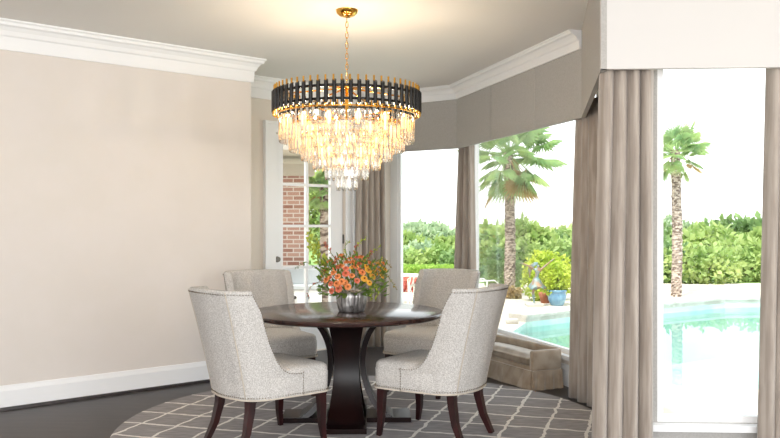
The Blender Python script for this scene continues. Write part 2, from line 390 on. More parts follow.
for z in (.45, 1.20, 1.95):
    h = MB(); c = along(dr+.004, -.0+.03); h.tube([(c.x, c.y, z-.05), (c.x, c.y, z+.05)], .009, 8); h.build('hinge', M['brass'], do)

# valance boards over the bay
va = empty('window_valance', (V[1].x, V[1].y, 2.18), 0, 'long grey fabric valance wrapping the top of the bay windows', 'valance')
def vpanel(p0, p1, m, z1=CEIL, seams=()):
    d = (p1-p0).normalized(); nn = nrm(d); b = MB(); q = [p0, p1, p1+nn*.03, p0+nn*.03]
    b.prism([(a.x-V[1].x, a.y-V[1].y) for a in q], 0, z1-2.18)
    for s in seams:
        c = p0+d*s-nn*.001; b.box((c.x-V[1].x, c.y-V[1].y, (z1-2.18)/2), (.006, .006, z1-2.18), math.atan2(d.y, d.x))
    return b.build('valance_panel', m, va)
vpanel(line_x(A2, d42, V[0], dirs[0]), V[1], M['valance'])
vpanel(V[1], V[2], M['valance'], seams=(tpx(V[1], dirs[1], 491), tpx(V[1], dirs[1], 535)))
vpanel(V[2], V[3], M['valance'])
o = vpanel(V[3], V[4], M['valance_w']); o['label'] = 'bright white end panel'

# ------------------------------------------------------------------ rug
b = MB(); rugc = (-.15, 5.42, 0); b.lathe([(0.001, 0), (1.655, 0), (1.67, .006), (1.66, .013), (0.001, .013)], 96)
tag(b.build('round_rug', M['rug'], loc=(rugc[0], rugc[1], .001)), 'large round grey rug with white trellis lines under the table', 'rug')
RZ = .015

# ------------------------------------------------------------------ drapes
def drape(name, p0, p1, p0b, p1b, z0, z1, folds, amp, label, ph=0):
    """cloth hanging between two plan points at the top (p0-p1) and two at the hem (p0b-p1b)"""
    n, mz = folds*14, 14; b = MB(); org = (p0b+p1b)/2
    for i in range(mz+1):
        f = i/mz; z = z0+(z1-z0)*f
        a = p0b.lerp(p0, f); c = p1b.lerp(p1, f); d = (c-a); nn = nrm(d.normalized())
        for j in range(n+1):
            u = j/n; g = 2*PI*folds*u+ph+.35*math.sin(3*f+u*5)
            s = math.sin(g)+.25*math.sin(2*g+f*2)
            am = amp*(1-.25*f)*(1+.25*math.sin(u*9+ph))
            p = a+d*(u+.15/folds*math.cos(g))+nn*s*am
            b.v.append((p.x-org.x, p.y-org.y, z))
    for i in range(mz):
        for j in range(n):
            q = i*(n+1)+j; b.f.append((q, q+1, q+n+2, q+n+1))
    o = b.build(name, M['drape'], smooth=True, loc=(org.x, org.y, 0))
    so = o.modifiers.new('thickness', 'SOLIDIFY'); so.thickness = .006; so.offset = 0
    return tag(o, label, 'curtain')
def P(px, D): return Vector(((px-CX)/F*D, D))
drape('window_curtain', P(356, 8.77), P(384, 8.90), P(354, 8.75), P(386, 8.86), .01, 2.35, 5, .035, 'grey taupe curtain beside the French door, left of the pale column')
drape('window_curtain', P(459, 8.66), P(473, 8.5), P(450, 8.66), P(475, 8.45), .01, 2.35, 3, .035, 'narrow grey taupe curtain hanging at the corner between the two garden windows', 1)
drape('window_curtain', P(578, 6.3), P(598, 5.98), P(570, 6.28), P(597, 5.85), .01, 2.32, 3, .038, 'taupe curtain pleated to the floor just right of the velvet bench', 2)
drape('window_curtain', Vector((1.135, 4.31)), Vector((1.42, 4.29)), Vector((1.085, 4.29)), Vector((1.40, 4.26)), .01, 2.32, 4, .034, 'tall taupe curtain nearest the camera under the white valance end', .8)

drape('window_curtain', Vector((2.03, 4.245)), Vector((2.42, 4.225)), Vector((1.97, 4.235)), Vector((2.44, 4.215)), .01, 2.32, 5, .034, 'taupe curtain at the far right edge of the picture', 2.3)
# ------------------------------------------------------------------ table
TC = Vector((-.30, 5.53))
tb = empty('pedestal_table', (TC.x, TC.y, RZ), 0, 'round dark espresso pedestal dining table with glossy top', 'table')
HT = .76-RZ
b = MB().lathe([(.001, HT-.038), (.635, HT-.038), (.655, HT-.034), (.668, HT-.026), (.672, HT-.014), (.668, HT-.004), (.66, HT), (.001, HT)], 96)
b.build('tabletop', M['espresso_top'], tb, smooth=True, angle=.6)
def leg_profile(z):      # distance of the outer face from the table centre
    u = min(1, max(-1, (z-.40)/(.395 if z < .40 else .315))); c = 1-math.sqrt(max(0, 1-u*u*.985))
    return .128+(.31 if u < 0 else .21)*c
def ped_leg(rot):
    b = MB(); N = 26; zs = [.0+(HT-.04)*i/N for i in range(N+1)]
    k = 0
    for i, z in enumerate(zs):
        r = leg_profile(z); 
        hw = .084+.046*abs((z-.38)/.36)**1.6
        dr_ = .036+.03*abs((z-.38)/.36)**4
        for (rr, hh) in ((r, -hw), (r, hw), (r-dr_, hw), (r-dr_, -hw)): b.v.append((rr, hh, z))
    for i in range(N):
        for j in range(4): q = i*4; b.f.append((q+j, q+(j+1) % 4, q+4+(j+1) % 4, q+4+j))
    b.f.append((0, 1, 2, 3)); b.f.append((N*4+3, N*4+2, N*4+1, N*4))
    b.box((.22, 0, .016), (.44, .275, .032))
    o = b.build('leg', M['espresso'], tb, smooth=True, angle=.5); o.rotation_euler[2] = rot
TR = math.atan2(TC.y, TC.x)   # one leg points to the camera
for i in range(4): ped_leg(-PI/2+.03+i*PI/2)
b = MB().lathe([(.09, .03), (.075, .12), (.06, .4), (.075, .66), (.10, HT-.04)], 4); b.build('pedestal_core', M['espresso'], tb)

# ------------------------------------------------------------------ dining chairs
def chair():
    t = empty('dining_chair')
    half = []     # plan path from the middle of the back to the right arm tip
    hw, yb, ya, rc = .262, -.27, .10, .15
    for i in range(9): half.append((hw-rc)*i/8 and ((hw-rc)*i/8, yb-.018*(1-(i/8)**2)) or (0, yb-.018))
    for i in range(1, 9): a = -PI/2+PI/2*i/8; half.append((hw-rc+rc*math.cos(a), yb+rc+rc*math.sin(a)))
    for i in range(1, 15): half.append((hw+.006*i/14, yb+rc+(ya-yb-rc)*(i/14)**1.25))
    path = [(-x, y) for x, y in half[::-1]]+half[1:]
    n = len(path); mid = (n-1)/2
    ZB, ZT, ZA = .312, .965, .468
    def top(i):
        q = abs(i-mid)/mid; q0 = .50
        if q < q0: return ZT-.006*(q/q0)**2
        u = (q-q0)/(1-q0); return ZA+(ZT-.006-ZA)*(1-u)**3.6
    def pos(i, z, off=0):
        x, y = path[i]
        a = Vector(path[min(i+1, n-1)])-Vector(path[max(i-1, 0)]); a.normalize(); nn = Vector((-a.y, a.x))  # inward
        k = max(0, (z-ZB)/(ZT-ZB)); backness = min(1, max(0, (.12-y)/.36))
        s = 1+.06*k-.05*(1-k)*backness
        return Vector((x*s+nn.x*off, y+nn.y*off-.135*k**1.15*backness+.012*backness*(1-k), z))
    TH = .055; b = MB(); rows = 12; ring = 2*rows+4
    for i in range(n):
        tz = top(i)
        for r in range(rows+1): z = ZB+(tz-.015-ZB)*r/rows; b.v.append(tuple(pos(i, z)))
        b.v.append(tuple(pos(i, tz, TH*.25))); b.v.append(tuple(pos(i, tz, TH*.75)))
        for r in range(rows, -1, -1): z = ZB+(tz-.015-ZB)*r/rows; b.v.append(tuple(pos(i, z, TH)))
    ring = 2*(rows+1)+2
    for i in range(n-1):
        for j in range(ring): q = i*ring; b.f.append((q+j, q+(j+1) % ring, q+ring+(j+1) % ring, q+ring+j))
    b.f.append(tuple(range(ring))[::-1]); b.f.append(tuple((n-1)*ring+j for j in range(ring)))
    b.build('backrest', M['cloth'], t, smooth=True, angle=.8)
    # seat with rounded front corners, and a crowned cushion
    def seatpoly(ins, front):
        pts = []
        w0, w1 = .262-ins, .268-ins; r = .06
        pts += [(-w0*.72, yb+.03+ins), (-w0, yb+.16), (-w1, .10)]
        for i in range(7): a = PI-PI/2*i/6; pts.append((-w1+r+r*math.cos(a), front-r+r*math.sin(a)))
        for i in range(7): a = PI/2-PI/2*i/6; pts.append((w1-r+r*math.cos(a), front-r+r*math.sin(a)))
        pts += [(w1, .10), (w0, yb+.16), (w0*.72, yb+.03+ins)]
        return pts
    b = MB(); lev = [(.312, .004, .30), (.322, 0, .302), (.43, -.001, .306), (.445, .006, .30)]
    k = None
    for z, ins, fr in lev:
        pp = seatpoly(ins+.001, fr); k = len(pp); b.v += [(x, y, z) for x, y in pp]
    for i in range(len(lev)-1):
        for j in range(k): b.f.append((i*k+j, i*k+(j+1) % k, (i+1)*k+(j+1) % k, (i+1)*k+j))
    b.f.append(tuple(range(k))[::-1]); b.f.append(tuple((len(lev)-1)*k+j for j in range(k)))
    b.build('seat', M['cloth'], t, smooth=True, angle=.9)
    b = MB(); base_p = seatpoly(.004, .304); k = len(base_p)
    cx_, cy_ = 0, .03
    for s_, z in ((1.0, .436), (1.0, .452), (.985, .468), (.94, .481), (.8, .492), (.55, .499), (.25, .502)):
        b.v += [((x-cx_)*s_+cx_, (y-cy_)*s_+cy_, z) for x, y in base_p]
    for i in range(6):
        for j in range(k): b.f.append((i*k+j, i*k+(j+1) % k, (i+1)*k+(j+1) % k, (i+1)*k+j))
    b.f.append(tuple(6*k+j for j in range(k))); b.f.append(tuple(range(k))[::-1])
    b.build('seat_cushion', M['cloth'], t, smooth=True, angle=1.0)
    # piping: bottom edge all round, two seams down the back
    b = MB()
    loop = [pos(i, ZB, -.002) for i in range(n)]
    b.tube([tuple(p) for p in loop], .0055, 6)
    fp = seatpoly(-.002, .305)[2:-2]; b.tube([(x, y, ZB) for x, y in fp], .0055, 6)
    for i in (int(mid)-11, int(mid)+11): b.tube([tuple(pos(i, ZB+(top(i)-.01-ZB)*q/10, -.002)) for q in range(11)], .0035, 6)
    b.build('piping', M['piping'], t, smooth=True)
    # nailheads
    b = MB()
    def nail(p):
        r = .0048; b.add([(p.x+r, p.y, p.z), (p.x-r, p.y, p.z), (p.x, p.y+r, p.z), (p.x, p.y-r, p.z), (p.x, p.y, p.z+r), (p.x, p.y, p.z-r)],
                         [(0, 2, 4), (2, 1, 4), (1, 3, 4), (3, 0, 4), (2, 0, 5), (1, 2, 5), (3, 1, 5), (0, 3, 5)])
    def run(pts, st=.016):
        acc = 0; last = pts[0]; nail(last)
        for p in pts[1:]:
            seg = (p-last).length
            while acc+seg >= st:
                last = last+(p-last)*((st-acc)/seg); nail(last); seg = (p-last).length; acc = 0
            acc += seg; last = p
    def dense(f, n_=8): return [f(i, q/n_) for i in range(n-1) for q in range(n_)]
    def ptop(i, q):
        a = pos(i, top(i)-.022, -.003); c = pos(i+1, top(i+1)-.022, -.003); return a.lerp(c, q)
    run(dense(ptop)); run(dense(lambda i, q: pos(i, ZB+.014, -.003).lerp(pos(i+1, ZB+.014, -.003), q)))
    run([Vector((x, y, ZB+.014)) for x, y in seatpoly(-.003, .306)[2:-2]])
    for sgn in (-1, 1):
        run([Vector((sgn*.273, ya-.004, ZB+.01+q*.012)) for q in range(12)])
    b.build('nailhead_trim', M['nail'], t)
    # legs
    for sx_ in (-1, 1):
        b = MB(); b.tube([(sx_*.222, .255, .318), (sx_*.222, .262, .22), (sx_*.226, .262, .10), (sx_*.23, .275, 0)], [.034, .030, .024, .018], 4, sq=(1, 0, 0)); b.build('leg', M['cherry'], t)
        b = MB(); b.tube([(sx_*.165, -.19, .318), (sx_*.168, -.196, .24), (sx_*.178, -.222, .12), (sx_*.19, -.275, 0)], [.034, .031, .026, .02], 4, sq=(1, 0, 0)); b.build('leg', M['cherry'], t)
    for c_ in t.children:
        c_.data.transform(Matrix.Diagonal((1.06, 1.05, 1.0, 1)))
    return t
def face(fx, fy): return math.atan2(fy, fx)-PI/2
ch = chair(); G = 'upholstered dining chairs around the table'
tag(ch, 'grey tweed dining chair at front left, its studded back and dark legs fully in view', 'chair', G)
ch.location = (-.79, 4.96, RZ); ch.rotation_euler[2] = face(.75, .66)
dup(ch, (.305, 5.12, RZ), face(-.84, .54), 'grey tweed dining chair at front right, back turned towards the velvet bench')
dup(ch, (-.96, 6.36, RZ), face(.52, -.855), 'grey tweed dining chair behind the table in front of the French door')
dup(ch, (.34, 6.5, RZ), face(-.58, -.81), 'grey tweed dining chair behind the table in front of the narrow garden window')

# ------------------------------------------------------------------ low velvet bench
bc = on_ground(535, 391)                # near front corner
bd = Vector((-.42, 1.0)).normalized(); be = Vector((bd.y, -bd.x))
be = Vector((.90, .43)).normalized()*1.0; bd = Vector((-be.y, be.x))
bl, bw = 1.0, .30
org = Vector((bc.x-.02, bc.y))+bd*(bl/2)+be*(bw/2); brz = math.atan2(bd.y, bd.x)
bn = empty('velvet_bench', (org.x, org.y, 0), brz, 'low taupe velvet bench with loose cushion and skirt under the window', 'bench')
# local x runs along the bench away from the camera, local y to the left (into the room)
b = MB(); b.rbox((0, 0, .115), (bl-.02, bw-.02, .17), .012, 2); b.build('base', M['velvet'], bn, smooth=True, angle=.7)
b = MB()
for (x0, y0, x1, y1) in ((-bl/2, bw/2, bl/2, bw/2), (-bl/2, -bw/2, -bl/2, bw/2), (-bl/2, -bw/2, bl/2, -bw/2), (bl/2, -bw/2, bl/2, bw/2)):
    p = Vector((x0, y0)); q = Vector((x1, y1)); o_ = Vector(((x0+x1)/2, (y0+y1)/2)).normalized(); N = 10
    vv = []
    for i in range(N+1):
        u = .012+(.976)*i/N; c = p.lerp(q, u); fl_ = .016+.006*math.sin(i*1.9)
        vv += [(c.x+o_.x*.006, c.y+o_.y*.006, .16), (c.x+o_.x*fl_*1.5, c.y+o_.y*fl_*1.5, .004), (c.x-o_.x*.012, c.y-o_.y*.012, .004), (c.x-o_.x*.012, c.y-o_.y*.012, .16)]
    ff = [(i*4+j, i*4+(j+1) % 4, i*4+4+(j+1) % 4, i*4+4+j) for i in range(N) for j in range(4)]+[(0, 1, 2, 3), (N*4, N*4+1, N*4+2, N*4+3)]
    b.add(vv, ff)
b.build('skirt', M['velvet'], bn)
b = MB(); b.rbox((.01, .025, .225), (bl-.10, bw-.05, .07), .028, 4, dome=.03); b.build('cushion', M['velvet'], bn, smooth=True, angle=1.2)
b = MB(); b.rbox((-bl/2+.025, 0, .24), (.05, bw, .17), .018, 3); b.build('end_arm', M['velvet'], bn, smooth=True, angle=.9)
b = MB(); b.rbox((bl/2-.028, 0, .235), (.056, bw, .20), .02, 3); b.build('end_arm', M['velvet'], bn, smooth=True, angle=.9)
b = MB(); b.rbox((0, -bw/2+.025, .245), (bl-.05, .045, .18), .018, 3); b.build('backrest', M['velvet'], bn, smooth=True, angle=.9)

# ------------------------------------------------------------------ chandelier
chd = empty('crystal_chandelier', (TC.x, TC.y, 1.6), 0, 'round tiered crystal chandelier with black tubes and gold tips above the table', 'chandelier')
z_ = lambda z: z-1.6
ZTt, ZTb, R0 = 2.277, 2.132, .506
b = MB().lathe([(.001, z_(2.80)), (.02, z_(2.80)), (.05, z_(2.81)), (.072, z_(2.828)), (.078, z_(2.85)), (.001, z_(2.85))], 32); b.build('canopy', M['gold'], chd, smooth=True, angle=.8)
b = MB(); nl = 13; z = 2.80
for i in range(nl):
    zc = 2.785-i*.0365; pts = []
    for j in range(13):
        a = 2*PI*j/12; l = .009*math.cos(a); pts.append((l if i % 2 else 0, 0 if i % 2 else l, z_(zc+.022*math.sin(a))))
    b.tube(pts, .0028, 5, cap=False)
b.build('chain', M['gold'], chd, smooth=True)
b = MB(); b.tube([(0, 0, z_(2.33)), (0, 0, z_(1.74))], .012, 10); b.lathe([(.001, z_(2.34)), (.03, z_(2.33)), (.03, z_(2.30)), (.001, z_(2.29))], 16)
for i in range(6):
    a = PI*i/3+.2; b.tube([(0, 0, z_(2.31)), (.48*math.cos(a), .48*math.sin(a), z_(2.25))], .006, 6); b.tube([(0, 0, z_(2.10)), (.47*math.cos(a), .47*math.sin(a), z_(2.10))], .006, 6)
b.build('stem', M['gold'], chd, smooth=True)
for z in (ZTt-.03, ZTb+.03): MB().ring(R0-.018, .008, z_(z), 72, 6, rz=1.2).build('black_ring', M['black'], chd, smooth=True)
MB().ring(R0-.03, .005, z_(ZTb-.012), 72, 6, rz=1.2).build('gold_ring', M['gold'], chd, smooth=True)
tubes = None; NT = 60
def tube_mesh():
    b = MB(); n = 10; r = .0138
    for zz, sl in ((0, -1), (1, 1)):
        for j in range(n):
            a = 2*PI*j/n; b.v.append((r*math.cos(a), r*math.sin(a), (-.0725+.145*zz)+.009*math.cos(a+PI)*zz))
    for j in range(n): b.f.append((j, (j+1) % n, n+(j+1) % n, n+j))
    b.f.append(tuple(range(n))[::-1]); b.f.append(tuple(n+j for j in range(n)))
    return b
proto = tube_mesh().build('black_tube', M['black'], chd, smooth=True, angle=.8)
tipo = MB().tube([(-.006, -.006, .05), (-.006, -.006, .108)], .0068, 8).build('gold_tip', M['gold'], proto, smooth=True, angle=.8)
tipb = MB().tube([(.002, -.005, -.094), (.002, -.005, -.05)], .0068, 8).build('gold_tip', M['gold'], proto, smooth=True, angle=.8)
for i in range(NT):
    a = 2*PI*i/NT-PI/2
    if i == 0: o = proto
    else:
        o = proto.copy(); C.objects.link(o); o.parent = chd
        for tp in (tipo, tipb): q = tp.copy(); C.objects.link(q); q.parent = o
    o.location = (R0*math.cos(a), R0*math.sin(a), z_((ZTt+ZTb)/2)); o.rotation_euler[2] = a
# crystal drops in six tiers
tiers = [(.463, 2.10, 1.925, 66), (.395, 2.04, 1.862, 56), (.31, 1.975, 1.80, 44), (.228, 1.905, 1.737, 32), (.146, 1.84, 1.668, 21), (.068, 1.77, 1.595, 10)]
def drop(b, L, mtx=None):
    w2, t2 = .0155, .008
    v = []
    for z, s in ((L, .8), (L-.012, 1), (.022, 1), (.006, .75), (0, .35)):
        v += [(-w2*s, 0, z), (-w2*.45*s, -t2*s, z), (w2*.45*s, -t2*s, z), (w2*s, 0, z), (w2*.45*s, t2*s, z), (-w2*.45*s, t2*s, z)]
    f = [(i*6+j, i*6+(j+1) % 6, i*6+6+(j+1) % 6, i*6+6+j) for i in range(4) for j in range(6)]+[(0, 1, 2, 3, 4, 5), (24, 25, 26, 27, 28, 29)]
    return b.add(v, f, mtx)
items = []
for k, (R, zt, zb, cnt) in enumerate(tiers):
    if k: MB().ring(R, .006, z_(zt+.004), 64, 6).build('tier_ring', M['gold'], chd, smooth=True)
    for i in range(cnt):
        a = 2*PI*(i+.5*(k % 2))/cnt-PI/2; items.append((R*math.sin(a)+.0, R, zt, zb, a))
items.sort(key=lambda t: t[0]); pm = {}
rest = MB()
for idx, (_, R, zt, zb, a) in enumerate(items):
    L = zt-zb
    if idx < 100:
        key = round(L, 4)
        if key not in pm:
            o = drop(MB(), L).build('crystal_drop', M['crystal'], chd); pm[key] = o
        else: o = pm[key].copy(); C.objects.link(o); o.parent = chd
        o.location = (R*math.cos(a), R*math.sin(a), z_(zb)); o.rotation_euler[2] = a+PI/2
    else: drop(rest, L, Matrix.Translation((R*math.cos(a), R*math.sin(a), z_(zb))) @ Matrix.Rotation(a+PI/2, 4, 'Z'))
o = rest.build('crystal_drops', M['crystal'], chd); o['kind'] = 'stuff'
bulb = MB().lathe([(.001, -.045), (.008, -.04), (.010, -.015), (.019, .0), (.021, .012), (.014, .032), (.001, .048)], 12)
bo = None
spots = [(.43, 2.05, 14, 0), (.345, 1.99, 10, .2), (.265, 1.92, 8, .1), (.18, 1.86, 5, .3), (.10, 1.79, 3, .2)]
for R, z, cnt, ph in spots:
    for i in range(cnt):
        a = 2*PI*i/cnt+ph
        if bo is None: bo = bulb.build('bulb', M['bulb'], chd, smooth=True); o = bo
        else: o = bo.copy(); C.objects.link(o); o.parent = chd
        o.location = (R*math.cos(a), R*math.sin(a), z_(z))
for i in range(6):
    a = 2*PI*i/6
    lo = lamp('bulb_light', 'POINT', (.30*math.cos(a), .30*math.sin(a), z_(2.17)), 3.6, (1, .87, .66), shadow_soft_size=.02); lo.parent = chd

# ------------------------------------------------------------------ flowers in a silver bowl
BC = Vector(((351.5-CX)/F*5.5, 5.5, .76))
mod = lambda g, i: 1+.018*math.sin(26*g)
b = MB().lathe([(.001, 0), (.078, 0), (.088, .006), (.098, .05), (.105, .10), (.107, .135), (.100, .138), (.096, .10), (.08, .03), (.001, .02)], 104, mod=mod)
bw_ = tag(b.build('silver_bowl', M['silver'], smooth=True, loc=tuple(BC)), 'ribbed silver bowl filled with flowers on the dark table', 'bowl')
def blossom(col, name='garden_flower'):
    # a stem with a layered ruffled head, origin at the neck
    t = empty(name); b = MB()
    for ring_, (np_, ln, lift, r0) in enumerate(((12, .030, .003, 0), (10, .024, .011, .2), (7, .016, .017, .1))):
        for i in range(np_):
            a = 2*PI*i/np_+r0; ca, sa = math.cos(a), math.sin(a); wd = ln*.30
            pts = [(0.003, 0, .006), (ln*.55, -wd, lift+.001), (ln, -wd*.6, lift+.0035), (ln*1.05, 0, lift+.001), (ln, wd*.6, lift+.0035), (ln*.55, wd, lift+.001)]
            b.add([(x*ca-y*sa, x*sa+y*ca, z) for x, y, z in pts], [(0, 1, 2, 3), (0, 3, 4, 5)])
    b.build('petals', M[col], t)
    b = MB().lathe([(.001, .004), (.009, .012), (.007, .021), (.001, .024)], 8); b.build('flower_eye', M['fl_eye'], t, smooth=True)
    b = MB(); b.tube([(0, 0, .004), (0, 0, -.03), (0, 0, -.075)], .0022, 5); b.build('stem', M['sprig_dark'], t)
    return t
protos = {}
FL = [ # pixel x, pixel y, colour
 (330, 262, 'o'), (335, 264, 'o'), (325, 270, 'c'), (334, 273, 'o'), (326.5, 272, 'o'), (343, 258, 'c'), (346, 269, 'c'), (347, 263, 'o'), (341, 256, 'o'), (353, 263, 'o'),
 (359, 264, 'c'), (360, 270, 'c'), (352, 276, 'o'), (346, 274, 'c'), (357, 258, 'c'), (364, 262, 'c'), (368, 271, 'y'), (364, 279, 'y'), (370, 264, 'o'), (375, 273, 'y'),
 (379, 271, 'y'), (383, 264, 'o'), (331, 284, 'c'), (337, 284, 'o'), (342, 282, 'o'), (332, 291, 'c'), (345, 283, 'o'), (338, 277, 'o'), (330, 278, 'c'), (352, 268, 'y'),
 (374, 268, 'y'), (381, 276, 'y'), (362, 273, 'o'), (350, 259, 'o'), (326, 264, 'o'), (336, 268, 'c'), (355, 267, 'o'), (366, 267, 'y'), (378, 265, 'y'), (384, 270, 'y'), (372, 277, 'y'), (327, 280, 'o'), (348, 287, 'o'), (339, 289, 'c'), (361, 258, 'o'), (337, 260, 'o'), (369, 283, 'y'), (322, 277, 'y'), (341, 267, 'o'), (357, 281, 'c')]
names = {'o': ('fl_orange', 'small orange blossom in the flower bowl', 'orange blossoms in the bowl'), 'c': ('fl_coral', 'small coral red blossom in the flower bowl', 'coral blossoms in the bowl'), 'y': ('fl_yellow', 'small golden yellow blossom in the flower bowl', 'yellow blossoms in the bowl')}
rnd = random.Random(5)
FC = Vector((BC.x, BC.y, .85))
for (px, py, c) in FL:
    X = (px-CX)/F*5.5; Z = CH-(py-HY)/F*5.5
    rr = math.hypot(X-BC.x, (Z-.93)*1.2); dep = -math.sqrt(max(0, .2**2-min(rr, .2)**2))*.75+rnd.uniform(-.02, .03)
    D = 5.5+dep; p = at(px, py, D)
    m_, lab, grp = names[c]
    side = 'left' if px < 331 else 'left of centre' if px < 345 else 'middle' if px < 358 else 'right of centre' if px < 371 else 'right'
    lvl = 'highest' if py < 262 else 'upper' if py < 268 else 'lower' if py < 278 else 'lowest'
    lab = '%s blossom in the %s layer at the %s of the bouquet' % ({'o': 'orange', 'c': 'coral red', 'y': 'golden yellow'}[c], lvl, side)
    if c not in protos: protos[c] = blossom(m_); t = protos[c]; tag(t, lab, 'flower', grp)
    else: t = dup(protos[c], (0, 0, 0), 0, lab)
    t.location = p; dv = (p-FC+Vector((0, -.06, .0))).normalized()
    t.rotation_euler = dv.to_track_quat('Z', 'Y').to_euler(); s = rnd.uniform(.66, .92); t.scale = (s, s, s)
# leaves
def leaf(b, p, d, L, wd, up=None):
    d = d.normalized(); s = d.cross(Vector((rnd.uniform(-1, 1), rnd.uniform(-1, 1), rnd.uniform(.2, 1)))).normalized(); nn = d.cross(s)
    b.add([p, p+d*L*.35+s*wd+nn*L*.04, p+d*L*.8+s*wd*.6, p+d*L-nn*L*.08, p+d*L*.8-s*wd*.6, p+d*L*.35-s*wd+nn*L*.04], [(0, 1, 2, 3), (0, 3, 4, 5)])
b = MB()
for i in range(330):
    u = rnd.uniform(-1, 1); px = 352+u*33; py = rnd.uniform(262, 296) - 6*(1-abs(u)); D = 5.5+rnd.uniform(-.12, .12)
    p = at(px, py, D); dv = (p-FC); leaf(b, p, dv+Vector((rnd.uniform(-.15, .15), rnd.uniform(-.15, .15), rnd.uniform(-.1, .15))), rnd.uniform(.03, .055), rnd.uniform(.006, .011))
for i in range(40):   # leaves drooping over the rim
    a = rnd.uniform(0, 2*PI); p = Vector((BC.x+.09*math.cos(a), BC.y+.09*math.sin(a), .895)); leaf(b, p, Vector((math.cos(a), math.sin(a), rnd.uniform(-.9, .2))), rnd.uniform(.05, .085), .011)
tag(b.build('leaf_filler', M['sprig_dark'], loc=(0, 0, 0)), 'dark green filler leaves spilling over the rim of the silver bowl', 'leaves', kind='stuff')
def sprig(pts, m, label, grp=None, n=16, L=.03, wd=.007, berries=False):
    P3 = [at(x, y, D) for x, y, D in pts]; t = empty('leafy_sprig', tuple(P3[0]), 0, label, 'sprig', grp)
    o0 = P3[0]; P3 = [p-o0 for p in P3]; sm = []
    for i in range(len(P3)-1):
        for q in range(6): sm.append(P3[i].lerp(P3[i+1], q/6))
    sm.append(P3[-1])
    MB().tube(sm, [.0028*(1-.6*i/len(sm)) for i in range(len(sm))], 5).build('stem', M['sprig_dark'], t)
    b = MB()
    for i in range(n):
        f = .25+.75*(i+.5)/n; k = f*(len(sm)-1); a = sm[int(k)]; c = sm[min(int(k)+1, len(sm)-1)]; p = a.lerp(c, k % 1); d = (c-a).normalized() if (c-a).length > 0 else Vector((0, 0, 1))
        side = d.orthogonal(); side.rotate(Matrix.Rotation(rnd.uniform(0, 2*PI), 3, d)); leaf(b, p, d*.7+side, L*rnd.uniform(.7, 1.1)*(1.1-.4*f), wd)
    b.build('leaves', M[m], t)
D0 = 5.5
SP = [([(345, 290, D0), (328, 270, D0-.03), (313, 255, D0-.05), (308, 232, D0-.05)], 'sprig', 'tall lime green sprig at the left of the flower bowl', 34, .05, .013),
      ([(345, 290, D0), (325, 272, D0-.05), (306, 262, D0-.1), (295, 268, D0-.12)], 'sprig_dark', 'arching dark leafy sprig reaching furthest left over the table', 12, .036, .009),
      ([(347, 290, D0), (330, 268, D0), (316, 250, D0), (318, 240, D0+.03)], 'sprig', 'bushy lime sprig just inside the tall left sprig', 30, .045, .012),
      ([(348, 290, D0), (322, 280, D0-.04), (310, 287, D0-.07), (307, 297, D0-.08)], 'sprig_pink', 'drooping pink catkin at the lower left of the flowers', 22, .022, .006),
      ([(350, 285, D0), (337, 262, D0), (328, 248, D0), (324, 243, D0)], 'sprig_pink', 'pinkish spike rising on the left above the orange blossoms', 24, .026, .007),
      ([(352, 285, D0), (347, 258, D0), (345, 246, D0), (349, 241, D0)], 'sprig', 'short green sprig rising above the bouquet centre', 16, .028, .006),
      ([(353, 285, D0), (354, 262, D0), (357, 246, D0), (366, 237, D0+.02)], 'sprig', 'tallest green sprig curving right above the bouquet centre', 22, .026, .006),
      ([(355, 285, D0), (361, 262, D0), (372, 252, D0), (381, 246, D0)], 'sprig', 'green sprig leaning right above the yellow blossoms', 20, .026, .006),
      ([(354, 285, D0), (352, 262, D0), (355, 250, D0), (357, 245, D0-.02)], 'sprig_pink', 'pink flower spike in the middle of the bouquet', 26, .024, .007),
      ([(355, 285, D0), (366, 263, D0), (370, 255, D0), (372, 251, D0-.02)], 'sprig_pink', 'pink flower spike right of the bouquet centre', 26, .024, .007),
      ([(357, 288, D0), (375, 272, D0-.04), (388, 276, D0-.06), (397, 290, D0-.07)], 'leaf_dry', 'golden feathery sprig drooping furthest right', 36, .02, .005),
      ([(357, 288, D0), (372, 278, D0-.1), (378, 290, D0-.13), (376, 300, D0-.14)], 'sprig', 'yellow green tassel hanging right of the silver bowl', 34, .022, .006),
      ([(356, 288, D0), (368, 280, D0-.1), (372, 292, D0-.13), (371, 300, D0-.14)], 'sprig', 'shorter green tassel hanging close against the silver bowl', 30, .022, .006),
      ([(357, 288, D0), (374, 262, D0), (384, 258, D0), (391, 268, D0-.03)], 'leaf_dry', 'golden sprig arching over the yellow blossoms', 24, .02, .005),
      ([(345, 288, D0), (328, 280, D0-.08), (320, 288, D0-.1), (324, 296, D0-.1)], 'sprig_dark', 'dark leafy sprig drooping beside the left of the bowl', 20, .035, .008)]
for pts, m_, lab, n_, L_, w_ in SP: sprig(pts, m_, lab, 'sprigs in the flower bowl', n_, L_, w_)

# ------------------------------------------------------------------ outdoors: ground, pool
def ground():
    bm = bmesh.new(); outer = [(-60, -10), (60, -10), (60, 24), (-60, 24)]
    global POOL
    POOL = [(2.45, 14.35), (1.95, 12.9), (2.3, 11.5), (2.2, 10.0), (3.2, 8.6), (7.5, 8.0), (10.5, 9.5), (10.5, 18.2), (7.5, 17.8), (3.62, 15.3)]
    house = [(p.x, p.y) for p in (LL, S1, E1, RET, W[0], W[1], W[2], W[3], W[4], RR)]
    es = []
    for lp in (outer, POOL, house):
        vs_ = [bm.verts.new((x, y, GZ)) for x, y in lp]; es += [bm.edges.new((vs_[i], vs_[(i+1) % len(vs_)])) for i in range(len(vs_))]
    bmesh.ops.triangle_fill(bm, use_beauty=True, use_dissolve=False, edges=es)
    me = bpy.data.meshes.new('patio_ground'); bm.to_mesh(me); bm.free(); me.materials.append(M['patio'])
    o = bpy.data.objects.new('patio_ground', me); C.objects.link(o); struct(o)
ground()
